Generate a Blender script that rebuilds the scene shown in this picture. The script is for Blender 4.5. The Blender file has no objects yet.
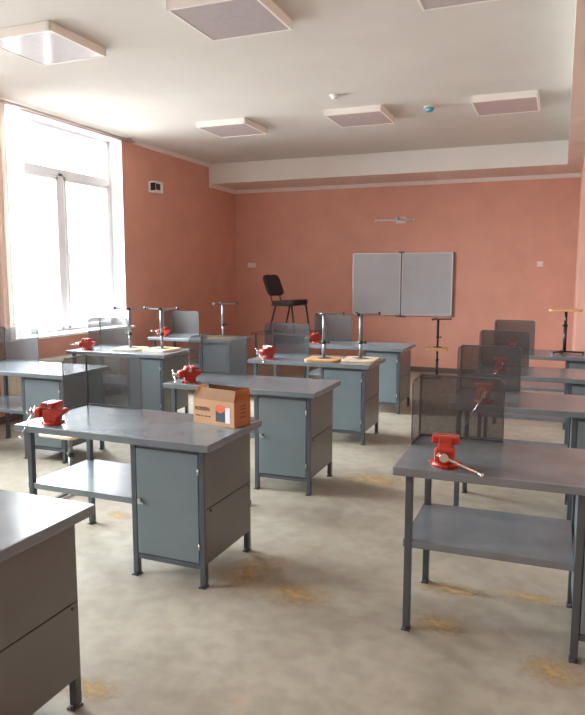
import bpy, bmesh, math, random
from mathutils import Vector, Matrix
random.seed(7)
COL = bpy.context.scene.collection
R = math.radians
H = 0.85
# ------------------------------------------------------------------ materials
def mat(name, base, rough=.5, metal=0., noise=0., nscale=8., col2=None, bump=0., bscale=60., spec=.5, coat=0., emis=None, es=0.):
    m = bpy.data.materials.new(name); m.use_nodes = True
    nt = m.node_tree; b = nt.nodes['Principled BSDF']
    b.inputs['Roughness'].default_value = rough; b.inputs['Metallic'].default_value = metal
    b.inputs['Specular IOR Level'].default_value = spec
    b.inputs['Coat Weight'].default_value = coat
    base = tuple(base) + (1,)
    if noise or col2:
        tc = nt.nodes.new('ShaderNodeTexCoord'); n = nt.nodes.new('ShaderNodeTexNoise')
        n.inputs['Scale'].default_value = nscale; n.inputs['Detail'].default_value = 6
        nt.links.new(tc.outputs['Object'], n.inputs['Vector'])
        r = nt.nodes.new('ShaderNodeValToRGB'); r.color_ramp.elements[0].position = .3; r.color_ramp.elements[1].position = .7
        c2 = tuple(col2) + (1,) if col2 else tuple(min(1, c*(1+noise)) for c in base[:3]) + (1,)
        c1 = base if col2 else tuple(c*(1-noise) for c in base[:3]) + (1,)
        r.color_ramp.elements[0].color = c1; r.color_ramp.elements[1].color = c2
        nt.links.new(n.outputs['Fac'], r.inputs['Fac']); nt.links.new(r.outputs['Color'], b.inputs['Base Color'])
    else: b.inputs['Base Color'].default_value = base
    if bump:
        tc = nt.nodes.new('ShaderNodeTexCoord'); n = nt.nodes.new('ShaderNodeTexNoise')
        n.inputs['Scale'].default_value = bscale; n.inputs['Detail'].default_value = 4
        nt.links.new(tc.outputs['Object'], n.inputs['Vector'])
        bp = nt.nodes.new('ShaderNodeBump'); bp.inputs['Strength'].default_value = bump; bp.inputs['Distance'].default_value = .01
        nt.links.new(n.outputs['Fac'], bp.inputs['Height']); nt.links.new(bp.outputs['Normal'], b.inputs['Normal'])
    if emis:
        b.inputs['Emission Color'].default_value = tuple(emis)+(1,); b.inputs['Emission Strength'].default_value = es
    return m
def see_through(name, col, opac, rough=.5, metal=.4, translucent=0.):
    m = bpy.data.materials.new(name); m.use_nodes = True; nt = m.node_tree; b = nt.nodes['Principled BSDF']
    b.inputs['Base Color'].default_value = tuple(col)+(1,); b.inputs['Roughness'].default_value = rough; b.inputs['Metallic'].default_value = metal
    out = nt.nodes['Material Output']; t = nt.nodes.new('ShaderNodeBsdfTransparent'); mx = nt.nodes.new('ShaderNodeMixShader')
    tc = nt.nodes.new('ShaderNodeTexCoord'); n = nt.nodes.new('ShaderNodeTexNoise'); n.inputs['Scale'].default_value = 90
    mr = nt.nodes.new('ShaderNodeMapRange'); mr.inputs['From Min'].default_value = .3; mr.inputs['From Max'].default_value = .7
    mr.inputs['To Min'].default_value = opac-.06; mr.inputs['To Max'].default_value = opac+.06
    nt.links.new(tc.outputs['Object'], n.inputs['Vector']); nt.links.new(n.outputs['Fac'], mr.inputs['Value'])
    nt.links.new(mr.outputs['Result'], mx.inputs['Fac']); nt.links.new(t.outputs[0], mx.inputs[1])
    if translucent:
        tl = nt.nodes.new('ShaderNodeBsdfTranslucent'); tl.inputs['Color'].default_value = tuple(col)+(1,)
        m2 = nt.nodes.new('ShaderNodeMixShader'); m2.inputs['Fac'].default_value = translucent
        nt.links.new(b.outputs[0], m2.inputs[1]); nt.links.new(tl.outputs[0], m2.inputs[2]); nt.links.new(m2.outputs[0], mx.inputs[2])
    else: nt.links.new(b.outputs[0], mx.inputs[2])
    nt.links.new(mx.outputs[0], out.inputs['Surface'])
    return m
M = {}
M['wall'] = mat('salmon_paint', (.66,.34,.26), .6, noise=.05, nscale=3, bump=.15, bscale=45)
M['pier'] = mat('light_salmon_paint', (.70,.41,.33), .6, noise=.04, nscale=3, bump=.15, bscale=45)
M['ceiling'] = mat('ceiling_paint', (.65,.622,.57), .8, noise=.03, nscale=2)
M['soffit'] = mat('soffit_paint', (.74,.72,.67), .75, noise=.02, nscale=2)
M['soffit_under'] = mat('soffit_underside_paint', (.78,.64,.56), .8, noise=.03, nscale=2)
M['cornice'] = mat('cornice_white', (.85,.80,.76), .6)
M['base'] = mat('baseboard_grey', (.12,.09,.08), .5)
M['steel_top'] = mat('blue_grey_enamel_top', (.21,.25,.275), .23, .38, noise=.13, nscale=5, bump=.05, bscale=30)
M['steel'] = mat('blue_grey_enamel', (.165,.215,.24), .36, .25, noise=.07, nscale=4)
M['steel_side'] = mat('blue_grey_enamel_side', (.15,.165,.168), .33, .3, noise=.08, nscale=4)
M['frame'] = mat('dark_grey_tube', (.085,.105,.12), .42, .3, noise=.08)
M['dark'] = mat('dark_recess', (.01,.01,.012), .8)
M['hard'] = mat('zinc_hardware', (.55,.55,.54), .3, .9)
M['mesh'] = see_through('perforated_steel_sheet', (.125,.14,.148), .56, .42, .5)
M['mesh_side'] = see_through('perforated_steel_wing', (.16,.18,.19), .42, .42, .5)
M['rim'] = mat('screen_rim', (.10,.105,.105), .45, .4)
M['red'] = mat('red_enamel', (.36,.026,.011), .38, 0, noise=.25, nscale=25, coat=.0)
M['chrome'] = mat('bright_steel', (.75,.75,.76), .22, 1.)
M['ply'] = mat('plywood', (.58,.33,.15), .35, 0, noise=.12, nscale=14, coat=.2)
M['ply_glare'] = mat('glare_plywood', (.78,.64,.44), .28, 0, noise=.08, nscale=14, coat=.4)  # plywood lightened in its base colour for window glare on the seats
M['pole'] = mat('grey_stool_tube', (.20,.22,.24), .3, .6)
M['poled'] = mat('dark_stool_tube', (.045,.042,.045), .35, .5)
M['black'] = mat('black_plastic', (.012,.012,.013), .4)
M['fabric'] = mat('dark_chair_fabric', (.028,.018,.022), .8, noise=.3, nscale=30)
M['wood_dark'] = mat('red_brown_tabletop', (.17,.045,.03), .4, noise=.2, nscale=10)
M['card'] = mat('cardboard', (.46,.27,.14), .75, noise=.08, nscale=9)
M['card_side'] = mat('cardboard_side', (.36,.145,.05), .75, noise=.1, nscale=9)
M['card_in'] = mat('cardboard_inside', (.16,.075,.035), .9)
M['ink'] = mat('box_ink', (.09,.045,.025), .8)
M['lab_dark'] = mat('label_navy', (.03,.04,.07), .5)
M['lab_or'] = mat('label_orange', (.62,.10,.02), .5)
M['lab_wh'] = mat('label_white', (.75,.74,.82), .5)
M['pvc'] = mat('white_pvc', (.84,.88,.92), .35)
M['reveal'] = mat('white_reveal', (.9,.9,.88), .6)
M['alu'] = mat('aluminium', (.62,.62,.63), .35, .7)
M['board'] = mat('whiteboard_surface', (.44,.475,.51), .25, 0, noise=.05, nscale=2.5, coat=.3)
M['board_dark'] = mat('board_hinge', (.12,.12,.13), .4)
M['light_house'] = mat('fixture_white', (.82,.78,.72), .5)
M['diff'] = mat('fixture_diffuser', (.52,.48,.49), .16, 0, noise=.04, nscale=20)
M['white'] = mat('white_plastic', (.78,.76,.72), .4)
M['blue'] = mat('teal_plastic', (.12,.38,.46), .4)
M['rad'] = mat('radiator_cream', (.72,.66,.56), .45)
M['curtain'] = see_through('sheer_cream_curtain', (.95,.92,.87), .93, .9, 0, translucent=.5)
def floor_mat():
    m = bpy.data.materials.new('stained_concrete'); m.use_nodes = True; nt = m.node_tree; b = nt.nodes['Principled BSDF']
    N = nt.nodes.new; Lk = nt.links.new
    tc = N('ShaderNodeTexCoord')
    def noise(s, d=6, dist=0):
        n = N('ShaderNodeTexNoise'); n.inputs['Scale'].default_value = s; n.inputs['Detail'].default_value = d; n.inputs['Distortion'].default_value = dist
        Lk(tc.outputs['Object'], n.inputs['Vector']); return n
    def ramp(n, p0, c0, p1, c1):
        r = N('ShaderNodeValToRGB'); r.color_ramp.elements[0].position = p0; r.color_ramp.elements[0].color = c0
        r.color_ramp.elements[1].position = p1; r.color_ramp.elements[1].color = c1; Lk(n.outputs['Fac'], r.inputs['Fac']); return r
    a = ramp(noise(1.1, 8, .6), .35, (.325,.302,.24,1), .66, (.42,.395,.325,1))
    g = ramp(noise(9, 12, .3), .38, (.80,.78,.75,1), .62, (1,1,1,1))
    mx = N('ShaderNodeMix'); mx.data_type = 'RGBA'; mx.blend_type = 'MULTIPLY'; mx.inputs[0].default_value = .75
    Lk(a.outputs[0], mx.inputs[6]); Lk(g.outputs[0], mx.inputs[7])
    # sandy rust-coloured spills
    s = ramp(noise(1.7, 6, 1.2), .60, (0,0,0,1), .74, (1,1,1,1))
    m2 = N('ShaderNodeMix'); m2.data_type = 'RGBA'; m2.inputs[7].default_value = (.50,.29,.115,1)
    mul = N('ShaderNodeMath'); mul.operation = 'MULTIPLY'; mul.inputs[1].default_value = .28
    Lk(s.outputs[0], mul.inputs[0]); Lk(mul.outputs[0], m2.inputs[0]); Lk(mx.outputs[2], m2.inputs[6])
    Lk(m2.outputs[2], b.inputs['Base Color'])
    rr = N('ShaderNodeMapRange'); rr.inputs['To Min'].default_value = .28; rr.inputs['To Max'].default_value = .6
    n3 = noise(2.3, 5); Lk(n3.outputs['Fac'], rr.inputs['Value']); Lk(rr.outputs[0], b.inputs['Roughness'])
    bp = N('ShaderNodeBump'); bp.inputs['Strength'].default_value = .12; bp.inputs['Distance'].default_value = .01
    n4 = noise(12, 6); Lk(n4.outputs['Fac'], bp.inputs['Height']); Lk(bp.outputs[0], b.inputs['Normal'])
    return m
M['floor'] = floor_mat()
def stain_mat():
    m = bpy.data.materials.new('sawdust_spill'); m.use_nodes = True; nt = m.node_tree; b = nt.nodes['Principled BSDF']
    b.inputs['Base Color'].default_value = (.55,.38,.17,1); b.inputs['Roughness'].default_value = .9
    N = nt.nodes.new; Lk = nt.links.new
    tc = N('ShaderNodeTexCoord'); g = N('ShaderNodeTexGradient'); g.gradient_type = 'SPHERICAL'; Lk(tc.outputs['Object'], g.inputs['Vector'])
    n = N('ShaderNodeTexNoise'); n.inputs['Scale'].default_value = 5; n.inputs['Detail'].default_value = 8; Lk(tc.outputs['Object'], n.inputs['Vector'])
    mu = N('ShaderNodeMath'); mu.operation = 'MULTIPLY'; Lk(g.outputs['Fac'], mu.inputs[0]); Lk(n.outputs['Fac'], mu.inputs[1])
    mr = N('ShaderNodeMapRange'); mr.inputs['From Min'].default_value = .12; mr.inputs['From Max'].default_value = .5; mr.inputs['To Max'].default_value = .7
    Lk(mu.outputs[0], mr.inputs['Value'])
    t = N('ShaderNodeBsdfTransparent'); mx = N('ShaderNodeMixShader'); Lk(mr.outputs[0], mx.inputs[0]); Lk(t.outputs[0], mx.inputs[1]); Lk(b.outputs[0], mx.inputs[2])
    Lk(mx.outputs[0], nt.nodes['Material Output'].inputs['Surface'])
    return m
M['stain'] = stain_mat()
def glass_mat():
    m = bpy.data.materials.new('window_glass'); m.use_nodes = True; nt = m.node_tree
    t = nt.nodes.new('ShaderNodeBsdfTransparent'); g = nt.nodes.new('ShaderNodeBsdfGlossy'); g.inputs['Roughness'].default_value = .02
    mx = nt.nodes.new('ShaderNodeMixShader'); mx.inputs['Fac'].default_value = .06
    nt.links.new(t.outputs[0], mx.inputs[1]); nt.links.new(g.outputs[0], mx.inputs[2]); nt.links.new(mx.outputs[0], nt.nodes['Material Output'].inputs['Surface'])
    return m
M['glass'] = glass_mat()
# ------------------------------------------------------------------ mesh helpers
def box(bm, x0, x1, y0, y1, z0, z1, bev=0., mtx=None):
    t = bmesh.new(); bmesh.ops.create_cube(t, size=1)
    for v in t.verts:
        v.co = Vector((x0+(v.co.x+.5)*(x1-x0), y0+(v.co.y+.5)*(y1-y0), z0+(v.co.z+.5)*(z1-z0)))
    if bev: bmesh.ops.bevel(t, geom=t.edges[:], offset=bev, segments=2, affect='EDGES', profile=.5)
    merge(bm, t, mtx)
def merge(bm, t, mtx=None):
    if mtx is not None: t.transform(mtx)
    me = bpy.data.meshes.new('tmp'); t.to_mesh(me); t.free(); bm.from_mesh(me); bpy.data.meshes.remove(me)
def cyl(bm, p0, p1, r, r2=None, seg=14):
    p0, p1 = Vector(p0), Vector(p1); d = p1-p0
    t = bmesh.new(); bmesh.ops.create_cone(t, cap_ends=True, segments=seg, radius1=r, radius2=r if r2 is None else r2, depth=d.length)
    for f in t.faces: f.smooth = len(f.verts) == 4
    merge(bm, t, Matrix.Translation((p0+p1)/2) @ d.to_track_quat('Z','Y').to_matrix().to_4x4())
def tube(bm, pts, r, seg=10):
    for a, b in zip(pts, pts[1:]): cyl(bm, a, b, r, seg=seg)
    for p in pts[1:-1]:
        t = bmesh.new(); bmesh.ops.create_uvsphere(t, u_segments=seg, v_segments=6, radius=r)
        for f in t.faces: f.smooth = True
        merge(bm, t, Matrix.Translation(Vector(p)))
def extrude(bm, outline, axis, a0, a1, bev=0.):
    """outline: 2D list; axis: the extrusion axis ('x','y','z')."""
    t = bmesh.new()
    def P(u, v, a): return {'x': (a,u,v), 'y': (u,a,v), 'z': (u,v,a)}[axis]
    vs = [t.verts.new(P(u,v,a0)) for u, v in outline]; f = t.faces.new(vs)
    r = bmesh.ops.extrude_face_region(t, geom=[f])
    d = Vector(P(0,0,a1)) - Vector(P(0,0,a0))
    bmesh.ops.translate(t, vec=d, verts=[g for g in r['geom'] if isinstance(g, bmesh.types.BMVert)])
    bmesh.ops.recalc_face_normals(t, faces=t.faces[:])
    if bev: bmesh.ops.bevel(t, geom=t.edges[:], offset=bev, segments=2, affect='EDGES', profile=.5)
    merge(bm, t)
def rrect(x0, x1, y0, y1, r, n=5):
    o = []
    for cx, cy, a in ((x1-r,y1-r,0),(x0+r,y1-r,90),(x0+r,y0+r,180),(x1-r,y0+r,270)):
        for i in range(n+1):
            t = R(a+90*i/n); o.append((cx+r*math.cos(t), cy+r*math.sin(t)))
    return o
def obj(name, bm, m, parent=None, loc=None):
    me = bpy.data.meshes.new(name); bm.to_mesh(me); bm.free()
    for k in (m if isinstance(m, list) else [m]): me.materials.append(k)
    o = bpy.data.objects.new(name, me); COL.objects.link(o)
    if parent: o.parent = parent
    if loc: o.location = loc
    return o
def tag(o, label=None, cat=None, group=None, kind=None):
    if label: o['label'] = label
    if cat: o['category'] = cat
    if group: o['group'] = group
    if kind: o['kind'] = kind
    return o
def thing(name, label, cat, loc=(0,0,0), rz=0, group=None):
    o = bpy.data.objects.new(name, None); COL.objects.link(o); o.empty_display_size = .1
    o.location = loc; o.rotation_euler = (0,0,R(rz)); return tag(o, label, cat, group)
def dup(o, parent=None):
    c = o.copy(); COL.objects.link(c); c.parent = parent
    for ch in list(o.children): dup(ch, c)
    return c
def B(): return bmesh.new()
def sbox(name, x0, x1, y0, y1, z0, z1, m):
    b = B(); box(b, x0,x1,y0,y1,z0,z1); return tag(obj(name, b, m), kind='structure')
# ------------------------------------------------------------------ room shell
XL, YB, XR, YF, ZC, ZS = -6.12, 12.2, 3.0, -2.6, 3.787, 3.432
b = B(); box(b, XL-.5, XR+.3, YF-.3, YB+.3, -.12, 0); tag(obj('floor', b, M['floor']), kind='structure')
b = B(); box(b, XL-.5, XR+.3, YF-.3, YB+.3, ZC, ZC+.15); tag(obj('ceiling', b, M['ceiling']), kind='structure')
sbox('wall_back', XL-.5, XR+.3, YB, YB+.25, 0, ZC, M['wall'])
sbox('wall_right', XR, XR+.25, YF, YB, 0, ZC, M['pier'])
sbox('wall_front', XL-.5, XR+.3, YF-.25, YF, 0, ZC, M['wall'])
sbox('wall_right_pier', .225, XR, 10.2, YB, 0, ZS, M['pier'])
# left wall with three window openings
WIN = [(6.19, 8.49), (3.0, 5.3), (-.4, 1.9)]
Z0, Z1 = .97, 3.74
b = B(); T = XL-.42
ys = sorted([YF] + [v for w in WIN for v in w] + [YB])
for i in range(0, len(ys), 2): box(b, T, XL, ys[i], ys[i+1], 0, ZC)
for (a, c) in WIN:
    box(b, T, XL, a, c, 0, Z0); box(b, T, XL, a, c, Z1, ZC)
tag(obj('wall_left', b, M['wall']), kind='structure')
# soffit running along back wall and right wall
b = B()
extrude(b, [(XL,11.138),(.008,11.138),(.008,YF),(XR,YF),(XR,YB),(XL,YB)], 'z', ZS+.004, ZC)
tag(obj('trim_1', b, M['soffit']), kind='structure')
b = B()
extrude(b, [(XL,11.138),(.008,11.138),(.008,YF),(XR,YF),(XR,YB),(XL,YB)], 'z', ZS, ZS+.004)
tag(obj('trim_2', b, M['soffit_under']), kind='structure')
b = B()
extrude(b, [(YB,ZS),(YB,ZS-.065),(YB-.03,ZS-.05),(YB-.06,ZS)], 'x', XL, .225)
extrude(b, [(XL,ZS),(XL,ZS-.065),(XL+.03,ZS-.05),(XL+.06,ZS)], 'y', 11.138, YB)
extrude(b, [(XL,ZC),(XL,ZC-.055),(XL+.03,ZC-.04),(XL+.05,ZC)], 'y', 8.75, 11.138)
tag(obj('trim_3', b, M['cornice']), kind='structure')
b = B(); box(b, XL, .225, YB-.02, YB, 0, .09, .004); tag(obj('baseboard_back', b, M['base']), kind='structure')
b = B(); box(b, XL, XL+.02, YF, YB-.02, 0, .09, .004); tag(obj('baseboard_left', b, M['base']), kind='structure')
# windows: structure things with frame, sashes, panes
for i, (a, c) in enumerate(WIN):
    w = bpy.data.objects.new('window_%d' % (i+1), None); COL.objects.link(w); w.location = (XL-.25, a, 0); tag(w, kind='structure')
    W_ = c-a; mull = 1.2; tz = 3.13; f = .055
    b = B()
    box(b, -.04,.04, 0,f, Z0,Z1,.006); box(b, -.04,.04, W_-f-.02,W_, Z0,Z1,.006)
    box(b, -.04,.04, 0,W_, Z0,Z0+f,.006); box(b, -.04,.04, 0,W_, Z1-f,Z1,.006)
    box(b, -.045,.045, 0,W_, tz-.05,tz+.05,.008); box(b, -.045,.045, mull-.05,mull+.05, Z0,tz,.008)
    obj('window_frame', b, M['pvc'], w)
    for (s0, s1) in ((f, mull-.05), (mull+.05, W_-f-.02)):
        b = B(); g = .05
        box(b,-.03,.055,s0,s0+g,Z0+f,tz-.05,.008); box(b,-.03,.055,s1-g,s1,Z0+f,tz-.05,.008)
        box(b,-.03,.055,s0,s1,Z0+f,Z0+f+g,.008); box(b,-.03,.055,s0,s1,tz-.05-g,tz-.05,.008)
        sash = obj('sash', b, M['pvc'], w)
        b = B(); box(b,-.006,.006,s0+g,s1-g,Z0+f+g,tz-.05-g); obj('window_pane', b, M['glass'], sash)
    b = B(); box(b, -.006,.006, f,W_-f-.02, tz+.05,Z1-f); obj('transom_pane', b, M['glass'], w)
    b = B(); box(b, .05,.085, mull+.06,mull+.09, 2.02,2.08,.006); box(b, .075,.09, mull+.065,mull+.085, 1.9,2.06,.005); obj('window_handle', b, M['white'], w)
    b = B(); box(b, .04,.255, W_-.012,W_, Z0+.03,Z1); box(b, .04,.255, 0,.012, Z0+.03,Z1); box(b, .04,.255, 0,W_, Z1-.012,Z1); obj('window_reveal', b, M['reveal'], w)
    b = B(); box(b, .04,.37, -.06,W_+.06, Z0,Z0+.035,.01); obj('window_sill', b, M['reveal'], w)
# ------------------------------------------------------------------ left wall fittings
b = B(); cyl(b, (XL+.09,5.35,3.74),(XL+.09,8.70,3.74),.014); 
rail = obj('curtain_rail', b, M['hard']); tag(rail, 'long thin grey curtain rail above the tall window', 'curtain rail')
for y in (6.0, 8.6):
    b = B(); box(b, XL,XL+.10,y-.012,y+.012,3.735,3.786,.004); obj('bracket', b, M['hard'], rail)
b = B(); n = 60; prev = None
for i in range(n+1):
    y = 5.45+.97*i/n; x = XL+.09+.03*math.sin(i*1.25)
    v = [b.verts.new((x, y, z)) for z in (.98, 2.1, 3.72)]
    if prev:
        for k in range(2):
            fc = b.faces.new((prev[k], v[k], v[k+1], prev[k+1])); fc.smooth = True
    prev = v
tag(obj('curtain', b, M['curtain']), 'sheer cream curtain gathered at the left end of the window', 'curtain')
rt = thing('radiator', 'cream panel radiator on the wall below the window', 'radiator', (XL+.06, 5.9, .22))
b = B(); box(b, 0,.09,0,2.2,0,.5,.01); obj('radiator_body', b, M['rad'], rt)
for k in range(20):
    b = B(); box(b, .088,.098,.06+k*.108,.13+k*.108,.04,.46,.004); obj('convector_rib', b, M['rad'], rt)
b = B(); cyl(b, (.04,2.2,.06),(.04,2.3,.06),.012); cyl(b,(.04,2.3,.06),(.04,2.3,-.21),.012); obj('radiator_pipe', b, M['rad'], rt)
# siren on the left wall
st = thing('alarm_sounder', 'small white alarm sounder box with black grille on the left wall', 'alarm', (XL, 9.28, 3.06))
b = B(); box(b, -.003,.13,-.12,.12,0,.18,.02); obj('sounder_case', b, M['white'], st)
b = B(); box(b, .045,.135,-.124,-.118,.03,.15,.001); box(b, .128,.136,-.10,.02,.04,.14,.003); obj('sounder_grille', b, M['black'], st)
# ------------------------------------------------------------------ back wall fittings
wb = thing('whiteboard', 'large two-panel whiteboard in aluminium frame on the back wall', 'whiteboard', (-3.655, YB, 1.03))
Wb, Hb = 1.87, 1.145
for k in range(2):
    x0 = k*Wb/2+.008; x1 = (k+1)*Wb/2-.008
    b = B(); box(b, x0,x1,-.035,-.02,0.01,Hb-.01); p = obj('board_panel', b, M['board'], wb)
    b = B()
    box(b, x0,x1,-.045,-.015,Hb-.022,Hb,.004); box(b, x0,x1,-.045,-.015,0,.022,.004)
    box(b, x0,x0+.022,-.045,-.015,0,Hb,.004); box(b, x1-.022,x1,-.045,-.015,0,Hb,.004)
    obj('board_frame', b, M['alu'], p)
b = B(); box(b, Wb/2-.014,Wb/2+.014,-.05,0,-.02,Hb+.012,.004); box(b, Wb/2-.05,Wb/2+.05,-.055,0,Hb-.01,Hb+.02,.004); box(b, Wb/2-.09,Wb/2+.09,-.055,0,-.03,-.01,.004); obj('centre_hinge', b, M['board_dark'], wb)
b = B(); box(b, Wb-.008,Wb+.014,-.04,0,-.005,Hb); box(b,0.03,Wb-.03,-.02,0,.03,Hb-.03); obj('board_backing', b, M['board_dark'], wb)
pm = thing('projector_mount', 'white projector wall arm above the whiteboard', 'projector mount', (-2.75, YB, 2.76))
b = B(); box(b, -.46,.24,-.045,-.015,-.016,.016,.006); obj('rail_arm', b, M['alu'], pm)
b = B(); box(b, -.09,.09,-.02,0,-.06,.06,.006); obj('wall_plate', b, M['white'], pm)
b = B(); cyl(b, (0,-.02,.0),(0,-.34,.02),.022); cyl(b,(0,-.34,-.04),(0,-.34,.05),.03); box(b,-.12,.10,-.4,-.28,-.045,-.03,.005); obj('bracket_arm', b, M['alu'], pm)
for x in (-.46,.24):
    b = B(); box(b, x-.02,x+.02,-.05,-.01,-.024,.024,.006); obj('end_cap', b, M['white'], pm)
so = thing('wall_socket', 'white double wall socket high on the back wall near the left corner', 'socket', (-5.75, YB, 1.96))
b = B(); box(b, -.09,.09,-.014,0,-.05,.05,.006); obj('cover_plate', b, M['white'], so)
for s in (-1,1):
    b = B(); cyl(b, (s*.045,-.019,0),(s*.045,-.012,0),.03,seg=20); obj('socket_face', b, M['light_house'], so)
sw = thing('light_switch', 'small square white wall switch right of the whiteboard', 'switch', (-.34, YB, 1.955))
b = B(); box(b, -.05,.05,-.012,0,-.045,.045,.006); obj('switch_plate', b, M['white'], sw)
b = B(); box(b, -.03,.03,-.02,-.01,-.028,.028,.004); obj('switch_rocker', b, M['white'], sw)
# ------------------------------------------------------------------ ceiling
LL = ['square ceiling light panel nearest the window, brightly reflecting daylight', 'large square ceiling light panel at the top edge, middle of the near row',
      'square ceiling light panel cut off by the top edge, right of the near row', 'square ceiling light panel of the far row nearest the left wall',
      'square ceiling light panel of the far row directly above the whiteboard', 'square ceiling light panel of the far row nearest the right soffit']
lp = None; k = 0
for y in (4.48, 8.04):
    for x in (-4.60, -2.80, -1.045):
        if lp is None:
            r0 = thing('ceiling_light', '', 'ceiling light', group='square ceiling light panels')
            b = B(); s_ = .72; t = .022; d = .075
            box(b,0,s_,0,t,-d,0,.003); box(b,0,s_,s_-t,s_,-d,0,.003); box(b,0,t,0,s_,-d,0,.003); box(b,s_-t,s_,0,s_,-d,0,.003); box(b,t,s_-t,t,s_-t,-.02,0)
            obj('light_housing', b, M['light_house'], r0)
            b = B(); box(b,t,s_-t,t,s_-t,-d+.004,-d+.012); obj('diffuser', b, M['diff'], r0)
            lp = r0; o = r0
        else: o = dup(lp)
        o.location = (x, y, ZC); o['label'] = LL[k]; k += 1
sd = thing('smoke_detector', 'small white smoke detector on the ceiling', 'smoke detector', (-2.47, 7.45, ZC))
b = B(); cyl(b,(0,0,-.012),(0,0,0),.06,seg=24); obj('detector_base', b, M['white'], sd)
b = B(); cyl(b,(0,0,-.05),(0,0,-.012),.03,.045,seg=24); obj('detector_head', b, M['white'], sd)
sd = thing('motion_sensor', 'teal and white round sensor on the ceiling near the whiteboard', 'sensor', (-1.57, 8.36, ZC))
b = B(); cyl(b,(0,0,-.02),(0,0,0),.065,seg=24); obj('sensor_base', b, M['white'], sd)
b = B(); cyl(b,(0,0,-.06),(0,0,-.02),.04,.06,seg=24); obj('sensor_head', b, M['blue'], sd)
for x, lb in ((-3.7,'flush round vent under the soffit, left of the whiteboard'), (-1.92,'flush round vent under the soffit, above the right whiteboard panel')):
    v = thing('soffit_vent', lb, 'vent', (x, 11.66, ZS), group='soffit vents')
    b = B(); cyl(b,(0,0,-.012),(0,0,0),.12,seg=28); obj('vent_ring', b, M['light_house'], v)
    b = B(); cyl(b,(0,0,-.016),(0,0,-.01),.085,seg=28); obj('vent_disc', b, M['soffit_under'], v)
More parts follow.
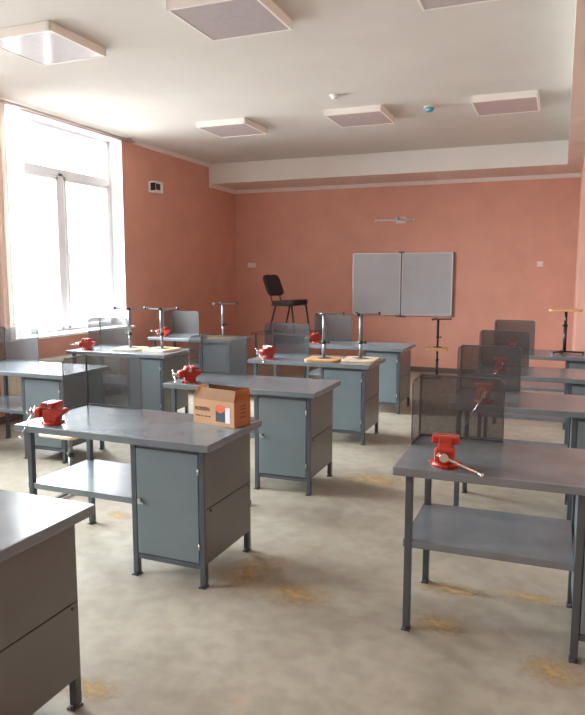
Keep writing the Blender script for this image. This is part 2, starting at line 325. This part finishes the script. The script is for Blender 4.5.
# ------------------------------------------------------------------ workbench
W, D = 1.381, .703
IL, IFY, IBK, IR, CW = .073, .061, .087, .068, .457
def make_bench(shz, ph, pw, wd):
    r = thing('workbench', '', 'workbench')
    b = B(); box(b, 0,W,0,D,H-.042,H,.004)
    obj('worktop', b, M['steel_top'], r)
    b = B(); box(b, .045,W-.045,.045,D-.045,H-.05,H-.042); obj('top_frame', b, M['frame'], r)
    q = .0175; xs = (IL, W-IR-CW, W-IR)
    for x in xs:
        for y in (IFY, D-IBK):
            b = B(); box(b, x-q,x+q,y-q,y+q,.012,H-.05,.003); l = obj('leg', b, M['frame'], r)
            b = B(); box(b, x-.021,x+.021,y-.034,y+.021,0,.008,.002); cyl(b,(x,y-.027,.008),(x,y-.027,.018),.007); obj('foot_pad', b, M['frame'], l)
    # shelf with folded lip
    b = B(); box(b, IL-.02,W-IR-CW-.018,IFY-.01,D-IBK+.02,shz-.008,shz,.002)
    box(b, IL-.02,W-IR-CW-.018,IFY-.014,IFY-.006,shz-.035,shz+.001,.002); box(b, IL-.02,W-IR-CW-.018,D-IBK+.014,D-IBK+.022,shz-.035,shz+.001,.002)
    box(b, IL-.024,IL-.016,IFY-.014,D-IBK+.022,shz-.035,shz+.001,.002)
    obj('shelf', b, M['steel_top'], r)
    # cabinet
    x0, x1, y0, y1 = W-IR-CW, W-IR, IFY, D-IBK
    cz0, cz1 = .135, H-.05
    b = B()
    box(b, x0-.004,x0+.004,y0,y1,cz0,cz1)                    # left side
    box(b, x0,x1,y1-.004,y1+.004,cz0,cz1); box(b, x0,x1,y0,y1,cz0,cz0+.01)
    c = obj('cabinet', b, M['steel'], r)
    sm = .46
    for z0, z1 in ((cz0, sm-.003), (sm+.003, cz1)):
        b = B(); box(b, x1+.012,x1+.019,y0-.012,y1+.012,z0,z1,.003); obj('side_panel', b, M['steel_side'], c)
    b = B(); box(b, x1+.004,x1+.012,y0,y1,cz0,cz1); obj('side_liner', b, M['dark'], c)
    b = B(); cyl(b,(x1+.018,y0+.05,sm-.02),(x1+.022,y0+.05,sm-.02),.009); cyl(b,(x1+.018,y1-.02,sm-.02),(x1+.022,y1-.02,sm-.02),.007); obj('side_bolt', b, M['black'], c)
    b = B(); box(b, x0+q,x1-q,y0-.014,y0+.014,cz0-.03,cz0+.0,.002); obj('cabinet_rail', b, M['frame'], c)
    b = B(); box(b, x0+q,x1-q,y0-.01,y0+.01,cz1-.02,cz1); obj('cabinet_rail', b, M['frame'], c)
    dr_b = B(); box(dr_b, x0+q+.004,x1-q-.004,y0-.018,y0-.002,cz0+.006,cz1-.022,.003); dr = obj('door', dr_b, M['steel'], r)
    b = B(); cyl(b,(x0+.045,y0-.018,.47),(x0+.045,y0-.035,.47),.011); box(b, x0+.038,x0+.075,y0-.04,y0-.033,.45,.460,.003); obj('door_handle', b, M['hard'], dr)
    for z in (.24, .68):
        b = B(); cyl(b,(x1-q-.002,y0-.020,z-.018),(x1-q-.002,y0-.020,z+.018),.0065); obj('hinge', b, M['hard'], dr)
    # perforated screen
    b = B(); e = .010; yb = D-.008
    extrude(b, [(0,H),(pw,H),(pw,H+ph-.03),(pw-.03,H+ph),(0,H+ph)], 'y', yb, yb+.0015)
    s = obj('mesh_screen', b, M['mesh'], r)
    b = B(); box(b, 0,pw,yb-.005,yb+.006,H,H+e,.002); box(b, 0,pw-.028,yb-.003,yb+.004,H+ph-.007,H+ph,.001); box(b, pw-.007,pw,yb-.003,yb+.004,H,H+ph-.028,.001)
    tube(b, [(pw-.028,yb,H+ph-.0035),(pw-.011,yb,H+ph-.012),(pw-.0035,yb,H+ph-.028)], .004, 8)
    box(b, -.004,.008,yb-.006,yb+.006,H,H+ph,.002); obj('screen_rim', b, M['rim'], s)
    b = B(); extrude(b, [(D-wd+.03,H+ph),(D-wd,H+ph-.03),(D-wd,H),(yb,H),(yb,H+ph)], 'x', .0015, .003); wg = obj('screen_wing', b, M['mesh_side'], s)
    b = B(); box(b, 0,.006,D-wd+.02,yb,H+ph-.007,H+ph,.001); box(b, 0,.006,D-wd,D-wd+.007,H,H+ph-.02,.001); box(b, 0,.006,D-wd,yb,H,H+.008,.001); obj('wing_rim', b, M['rim'], wg)
    return r
BE = [ # x, y, rz, label
 (-3.101,1.439,-.14,'grey metal workbench cut off at the bottom left corner, only its cabinet end showing'),
 (-3.130,3.140,-.6,'grey metal workbench with the cardboard box on its top'),
 (-3.135,4.842,.89,'grey metal workbench directly behind the one holding the cardboard box'),
 (-3.169,6.585,-.04,'grey metal workbench with two upturned stools on its right end, black chair beyond it'),
 (-3.179,8.287,-1.16,'grey metal workbench of the middle row farthest back, below the whiteboard'),
 (-5.604,4.855,.36,'grey metal workbench at the left edge of the photo beside the window curtain'),
 (-5.592,6.507,1.8,'grey metal workbench under the window with two upturned stools on it'),
 (-5.655,8.353,.28,'far left grey metal workbench with one upturned stool on its right end'),
 (-.719,3.116,.6,'nearest workbench of the right row, brown-grey top with its lower shelf in full view'),
 (-.721,4.857,.74,'second workbench of the right row, seen through the nearest mesh screen'),
 (-.736,6.441,-.38,'third workbench of the right row, between the long-handled vise and the farthest bench'),
 (-.740,8.139,-.06,'farthest workbench of the right row, with an upright plywood stool standing on it'),
]
proto = make_bench(.468, .361, .47, .254)
for i, (x, y, rz, lb) in enumerate(BE):
    o = proto if i == 0 else dup(proto)
    o.location = (x, y, 0); o.rotation_euler = (0,0,R(rz)); o['label'] = lb; o['group'] = 'grey metal workbenches'
# ------------------------------------------------------------------ vise; screw points to local -Y, base centre at origin
def make_vise(hang, slide):
    r = thing('bench_vise', '', 'vise')
    b = B(); cyl(b,(0,0,0),(0,0,.022),.062,.052,seg=24)
    for a in (30,150,270): box(b,.03,.078,-.016,.016,0,.016,.004, Matrix.Rotation(R(a),4,'Z'))
    obj('swivel_base', b, M['red'], r)
    b = B()   # fixed body: side profile in (y,z)
    extrude(b, [(-.045,.022),(.05,.022),(.055,.05),(.105,.082),(.108,.108),(.06,.112),(.05,.118),(.045,.15),(.012,.152),(.008,.105),(-.05,.098),(-.055,.05)], 'x', -.034,.034,.005)
    box(b,-.06,.06,.010,.046,.118,.152,.006)
    obj('vise_body', b, M['red'], r)
    b = B()
    extrude(b, [(-.10,.052),(-.052,.050),(-.05,.102),(-.012,.108),(-.012,.150),(-.044,.152),(-.052,.125),(-.105,.108)], 'x', -.030,.030,.005)
    box(b,-.06,.06,-.044,-.012,.118,.152,.006); box(b,-.045,.045,-.108,-.06,.04,.11,.012)
    obj('movable_jaw', b, M['red'], r)
    b = B(); box(b,-.055,.055,-.012,-.007,.122,.15,.001); box(b,-.055,.055,.005,.010,.122,.15,.001); box(b,-.02,.02,-.06,.02,.056,.09,.002); obj('jaw_plate', b, M['chrome'], r)
    b = B(); cyl(b,(0,-.10,.078),(0,-.15,.078),.016,seg=16); cyl(b,(0,-.15,.078),(0,-.16,.078),.02,seg=16); obj('screw', b, M['chrome'], r)
    hb = obj('handle_bar', B(), M['chrome'], r, loc=(0,-.143,.078))
    return r
def handle_mesh(ang, slide, L=.2):
    b = B(); d = Vector((math.cos(R(ang)),0,math.sin(R(ang))))
    p0, p1 = d*(slide-L/2), d*(slide+L/2)
    cyl(b, p0, p1, .0062, seg=10); 
    for p in (p0, p1):
        cyl(b, p-d*.006, p+d*.006, .0105, seg=10)
    me = bpy.data.meshes.new('handle_bar'); b.to_mesh(me); b.free(); me.materials.append(M['chrome']); return me
vp = make_vise(0,0)
VS = [ # bench index, local x, local y, rot, handle angle, slide, length, label
 (1,.215,.105,-84,-48,.085,.23,'red bench vise on the workbench that holds the cardboard box'),
 (2,.19,.13,-50,-30,.03,.16,'red bench vise just behind the cardboard box, at the bench end'),
 (3,.185,.16,-35,-40,.05,.22,'red bench vise on the bench below the black chair'),
 (4,.10,.26,-60,25,.0,.16,'red bench vise behind the left of the two upturned stools, below the whiteboard'),
 (6,.20,.16,-80,0,.05,.22,'red bench vise glinting on the bench under the window'),
 (7,.16,.20,-80,10,.05,.22,'red bench vise on the far left bench by the red wall'),
 (8,.235,.115,6,-24,.075,.2,'red bench vise with jaws to the viewer on the nearest right bench'),
 (9,.235,.13,6,-117,.11,.29,'red bench vise with long bright handle, seen through the nearest mesh screen'),
 (10,.235,.17,6,-120,.08,.24,'red bench vise seen through two overlapping mesh screens, third bench of the right row'),
 (11,.235,.28,6,-120,.0,.16,'dim red vise behind the mesh screens, at the farthest right bench'),
]
for i, (bi, lx, ly, rz, ha, hs, hl, lb) in enumerate(VS):
    o = vp if i == 0 else dup(vp)
    bx, by, brz, _ = BE[bi]; p = Matrix.Rotation(R(brz),3,'Z') @ Vector((lx,ly,0))
    o.location = (bx+p.x, by+p.y, H); o.scale = ((1.08,.98,1.0) if bi == 8 else (1.0,.95,.93)); o.rotation_euler = (0,0,R(rz)); o['label'] = lb; o['group'] = 'red bench vises'
    for ch in o.children:
        if ch.name.startswith('handle_bar'): ch.data = handle_mesh(ha, hs, hl)
# ------------------------------------------------------------------ stools (upright: base on origin plane, seat top at .525)
def make_stool(seatm, polem):
    r = thing('stool', '', 'stool')
    b = B(); extrude(b, rrect(-.18,.18,-.18,.18,.045), 'z', .503,.525,.004); st_ = obj('seat', b, seatm, r); st_.rotation_euler = (0,0,R(38))
    b = B(); box(b,-.07,.07,-.07,.07,.497,.503,.002); obj('seat_plate', b, polem, r)
    b = B(); cyl(b,(0,0,.02),(0,0,.34),.021,seg=18); obj('lower_pole', b, polem, r)
    b = B(); cyl(b,(0,0,.30),(0,0,.498),.0165,seg=18); obj('upper_pole', b, polem, r)
    b = B(); cyl(b,(0,0,.315),(0,0,.345),.026,seg=18); cyl(b,(.02,0,.33),(.05,0,.33),.006); cyl(b,(.045,0,.33),(.06,0,.33),.016,seg=12); obj('height_knob', b, M['black'], r)
    for a, ln in ((0,.22), (120,.22), (240,.08)):
        m = Matrix.Rotation(R(a),4,'Z')
        b = B(); box(b,0,ln-.005,-.014,.014,.012,.032,.003,m); l = obj('foot_bar', b, polem, r)
        b = B(); box(b,ln-.02,ln,-.019,.019,0,.034,.004,m); obj('foot_cap', b, M['black'], l)
    return r
sA = make_stool(M['ply'], M['pole']); sB = make_stool(M['ply_glare'], M['pole']); sC = make_stool(M['ply'], M['poled'])
used = {}
def stool(src, x, y, z, rz, up, lb, g):
    o = src if src.name not in used else dup(src); used[src.name] = 1
    if up: o.location = (x,y,z); o.rotation_euler = (0,0,R(rz))
    else: o.location = (x,y,z+.526); o.rotation_euler = (R(180),0,R(rz))
    sr = (x*37) % 14 - 7   # seats stay roughly square to the bench below
    for c_ in o.children:
        if c_.name.startswith('seat') and 'plate' not in c_.name: c_.rotation_euler = (0,0,R(sr-rz if up else rz-sr))
    o['label'] = lb; o['group'] = g
g1 = 'upturned plywood stools on the workbenches'; g2 = 'plywood stools standing on the floor'
stool(sA, -2.365, 6.84, H, 28, False, 'upturned grey-pole stool with tan seat, left of the two below the whiteboard', g1)
stool(sB, -1.985, 6.96, H, 38, False, 'upturned grey-pole stool with glare-paled seat, right of the two below the whiteboard', g1)
stool(sB, -4.93, 6.90, H, 180, False, 'upturned stool with glare-paled seat against the window edge', g1)
stool(sB, -4.52, 6.98, H, 172, False, 'upturned stool with glare-paled seat in front of the far left bench', g1)
stool(sA, -4.56, 8.66, H, 22, False, 'upturned stool alone on the far left bench end by the room corner', g1)
stool(sC, .075, 8.53, H, -128, True, 'upright plywood stool with dark pole standing on the farthest right bench', 'upright stool on bench')
stool(sC, -1.90, 11.4, 0, 80, True, 'upright plywood stool on the floor under the right half of the whiteboard', g2)
stool(sC, -1.90, 11.4, .526, 15, False, 'upturned stool stacked on another stool below the whiteboard', g1)
stool(sB, -3.62, 4.22, 0, 150, True, 'stool with glare-paled seat on the floor behind the bench with the cardboard box, seen beneath its top', g2)
stool(sA, -2.36, 4.45, 0, 20, True, 'tan-seated stool peeking out between the box bench and the bench behind it', g2)
# ------------------------------------------------------------------ chair standing on a table at the back
tb = thing('table', 'low red-brown table by the back wall under the black chair', 'table', (-4.80, 10.12, 0))
tw, td, th = 1.0, .95, .80
b = B(); box(b,0,tw,0,td,th-.025,th,.004); obj('tabletop', b, M['wood_dark'], tb)
for x in (.06,tw-.06):
    for y in (.08,td-.06):
        b = B(); box(b,x-.016,x+.016,y-.016,y+.016,0,th-.025,.003); obj('leg', b, M['frame'], tb)
b = B(); box(b,.06,tw-.06,td-.07,td-.05,.55,th-.03); obj('apron', b, M['frame'], tb)
ch = thing('chair', 'dark upholstered office chair standing on a table in front of the back wall', 'chair', (-4.33, 10.66, th), 0)
ch.rotation_euler = (0,0,R(-10))   # faces local +X
def cushion(name, w, d, t, mtx, m, curve=0.):
    bm = B(); extrude(bm, rrect(-d/2,d/2,-w/2,w/2,.09,6), 'z', -t/2,t/2,.014)
    bmesh.ops.transform(bm, matrix=mtx, verts=bm.verts)
    for f in bm.faces: f.smooth = True
    return obj(name, bm, m, ch)
cushion('seat', .48, .50, .08, Matrix.Translation((.02,0,.50)) @ Matrix.Rotation(R(-3),4,'Y'), M['fabric'])
bk = Matrix.Translation((-.32,0,.79)) @ Matrix.Rotation(R(-78-34),4,'Y')
cushion('backrest', .46, .38, .06, bk, M['fabric'])
for s in (-1,1):
    b = B(); tube(b, [(.27,s*.25,0),(.20,s*.235,.46),(-.20,s*.235,.46)], .015); obj('leg', b, M['black'], ch)
    b = B(); tube(b, [(-.24,s*.25,0),(-.12,s*.235,.46)], .015); obj('leg', b, M['black'], ch)
    b = B(); tube(b, [(-.10,s*.14,.455),(-.24,s*.14,.47),(-.285,s*.14,.62),(-.35,s*.14,.80)], .010); obj('back_support', b, M['black'], ch)
b = B(); cyl(b,(.20,-.235,.46),(.20,.235,.46),.010); cyl(b,(-.12,-.235,.46),(-.12,.235,.46),.010); obj('seat_frame', b, M['black'], ch)
# ------------------------------------------------------------------ cardboard box on the bench
bw, bd, bh = .33, .165, .155
cb = thing('cardboard_box', 'open brown cardboard box with dark and white label on a workbench', 'box', (-2.128, 3.628, H), -12)
b = B(); t = .005
box(b,0,bw,0,t,0,bh); box(b,0,bw,bd-t,bd,0,bh); box(b,0,t,t,bd-t,0,bh); obj('box_wall', b, M['card'], cb)
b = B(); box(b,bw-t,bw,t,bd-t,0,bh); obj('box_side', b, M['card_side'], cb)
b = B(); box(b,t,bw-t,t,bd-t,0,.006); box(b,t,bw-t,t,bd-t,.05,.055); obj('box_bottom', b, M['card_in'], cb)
def flap(name, quad, m):
    bm = B(); vs = [bm.verts.new(p) for p in quad]; f = bm.faces.new(vs)
    r = bmesh.ops.solidify(bm, geom=[f], thickness=.004); return obj(name, bm, m, cb)
fl = flap('flap', [(0,0,bh),(bw,0,bh),(bw-.02,.045,bh+.065),(.012,.045,bh+.065)], M['card'])
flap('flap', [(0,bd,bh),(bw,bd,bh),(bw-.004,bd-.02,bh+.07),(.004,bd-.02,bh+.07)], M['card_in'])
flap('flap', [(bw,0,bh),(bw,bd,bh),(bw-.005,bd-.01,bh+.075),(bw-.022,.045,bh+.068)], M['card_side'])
flap('flap', [(0,0,bh),(0,bd,bh),(-.02,bd-.02,bh+.07),(.01,.03,bh+.07)], M['card'])
b = B(); box(b,.185,.262,-.0015,0,.025,.105); lab = obj('product_label', b, M['lab_dark'], cb)
b = B(); extrude(b, [(.183,.112),(.183,.095),(.222,.078),(.258,.095),(.262,.125),(.2,.13)], 'y', -.0025,-.0005); obj('label_band', b, M['lab_or'], lab)
b = B(); box(b,.262,.298,-.0018,0,.022,.118); obj('label_strip', b, M['lab_wh'], lab)
def text(name, body, size, x, z, parent, m):
    c = bpy.data.curves.new(name, 'FONT'); c.body = body; c.size = size; c.extrude = .0006; c.offset = size*.02
    o = bpy.data.objects.new(name, c); dg = bpy.context.evaluated_depsgraph_get()
    me = bpy.data.meshes.new_from_object(o); bpy.data.objects.remove(o); me.materials.append(m)
    o = bpy.data.objects.new(name, me); COL.objects.link(o); o.parent = parent; o.location = (x,-.001,z); o.rotation_euler = (R(90),0,0); return o
text('box_lettering', 'ROSSEN', .033, .016, .082, cb, M['ink'])
b = B()
for x0, x1 in ((.02,.062),(.07,.085),(.095,.118),(.124,.142)): box(b,x0,x1,-.001,0,.044,.052)
for x0, x1 in ((.185,.20),): pass
obj('printed_line', b, M['ink'], cb)
b = B()
for z0 in (.05,.075,.10,.118): box(b,bw,bw+.001,.06,.12,z0,z0+.010)
obj('side_print', b, mat('faded_print',(.20,.075,.03),.8), cb)
# ------------------------------------------------------------------ spills on the floor
for x, y, sx, sy, a in ((-.50,3.27,.16,.10,-10),(-.48,3.68,.24,.09,0),(.05,3.05,.16,.12,-20),(-1.62,3.45,.22,.26,0),(-1.42,5.5,.32,.2,0),(-2.97,3.95,.14,.08,0),(-1.80,2.17,.16,.09,0),(-.08,3.75,.22,.07,0),(-1.3,3.3,.25,.15,0),(-1.25,7.3,.3,.2,0)):
    b = B(); bmesh.ops.create_grid(b, x_segments=1, y_segments=1, size=1)
    o = obj('sawdust_spill', b, M['stain']); o.location = (x,y,.0015); o.scale = (sx*1.3,sy*1.5,1); o.rotation_euler = (0,0,R(a)); tag(o, kind='stuff'); o['label'] = 'thin orange sawdust spills on the concrete floor'; o['category'] = 'sawdust'; o['group'] = 'sawdust spills'
# ------------------------------------------------------------------ lights
def area(name, loc, rot, sx, sy, power, col, spread=180):
    l = bpy.data.lights.new(name, 'AREA'); l.shape = 'RECTANGLE'; l.size = sx; l.size_y = sy; l.energy = power; l.color = col; l.spread = R(spread)
    o = bpy.data.objects.new(name, l); COL.objects.link(o); o.location = loc; o.rotation_euler = rot; return o
for i, (a, c) in enumerate(WIN):
    area('window_daylight', (XL-1.5, (a+c)/2, 2.75), (0, R(-66), 0), 3.0, 2.5, (700, 540, 380)[i], (.93,.97,1), 115)
area('rear_warm_fill', (.8,-1.2,3.3), (R(-12),0,0), 2.2, 1.2, 30, (1,.86,.72))  # added warm fill for the right benches, no fixture modelled here
w = bpy.data.worlds.new('overcast_sky'); bpy.context.scene.world = w; w.use_nodes = True
bg = w.node_tree.nodes['Background']; bg.inputs[0].default_value = (.93,.97,1,1); bg.inputs[1].default_value = 1.0
_nt = w.node_tree; _tc = _nt.nodes.new('ShaderNodeTexCoord'); _sx = _nt.nodes.new('ShaderNodeSeparateXYZ'); _rp = _nt.nodes.new('ShaderNodeValToRGB')
_nt.links.new(_tc.outputs['Generated'], _sx.inputs[0]); _nt.links.new(_sx.outputs['Z'], _rp.inputs['Fac'])
_rp.color_ramp.elements[0].position = 0; _rp.color_ramp.elements[0].color = (1.5,1.5,1.45,1); _rp.color_ramp.elements[1].position = .08; _rp.color_ramp.elements[1].color = (5.5,5.8,6,1)
_nt.links.new(_rp.outputs['Color'], bg.inputs[0])
# ------------------------------------------------------------------ camera
cam = bpy.data.cameras.new('camera'); co = bpy.data.objects.new('camera', cam); COL.objects.link(co)
cam.sensor_fit = 'VERTICAL'; cam.sensor_height = 36; cam.lens = 666.686/715*36; cam.clip_start = .05
co.location = (0,0,1.781)
yaw, pit, rol = R(21.793), R(7.122), R(-.072)
co.rotation_euler = (Matrix.Rotation(yaw,3,'Z') @ Matrix.Rotation(math.pi/2-pit,3,'X') @ Matrix.Rotation(-rol,3,'Z')).to_euler()
sc = bpy.context.scene; sc.camera = co
sc.view_settings.view_transform = 'Standard'; sc.view_settings.look = 'None'; sc.view_settings.exposure = .08
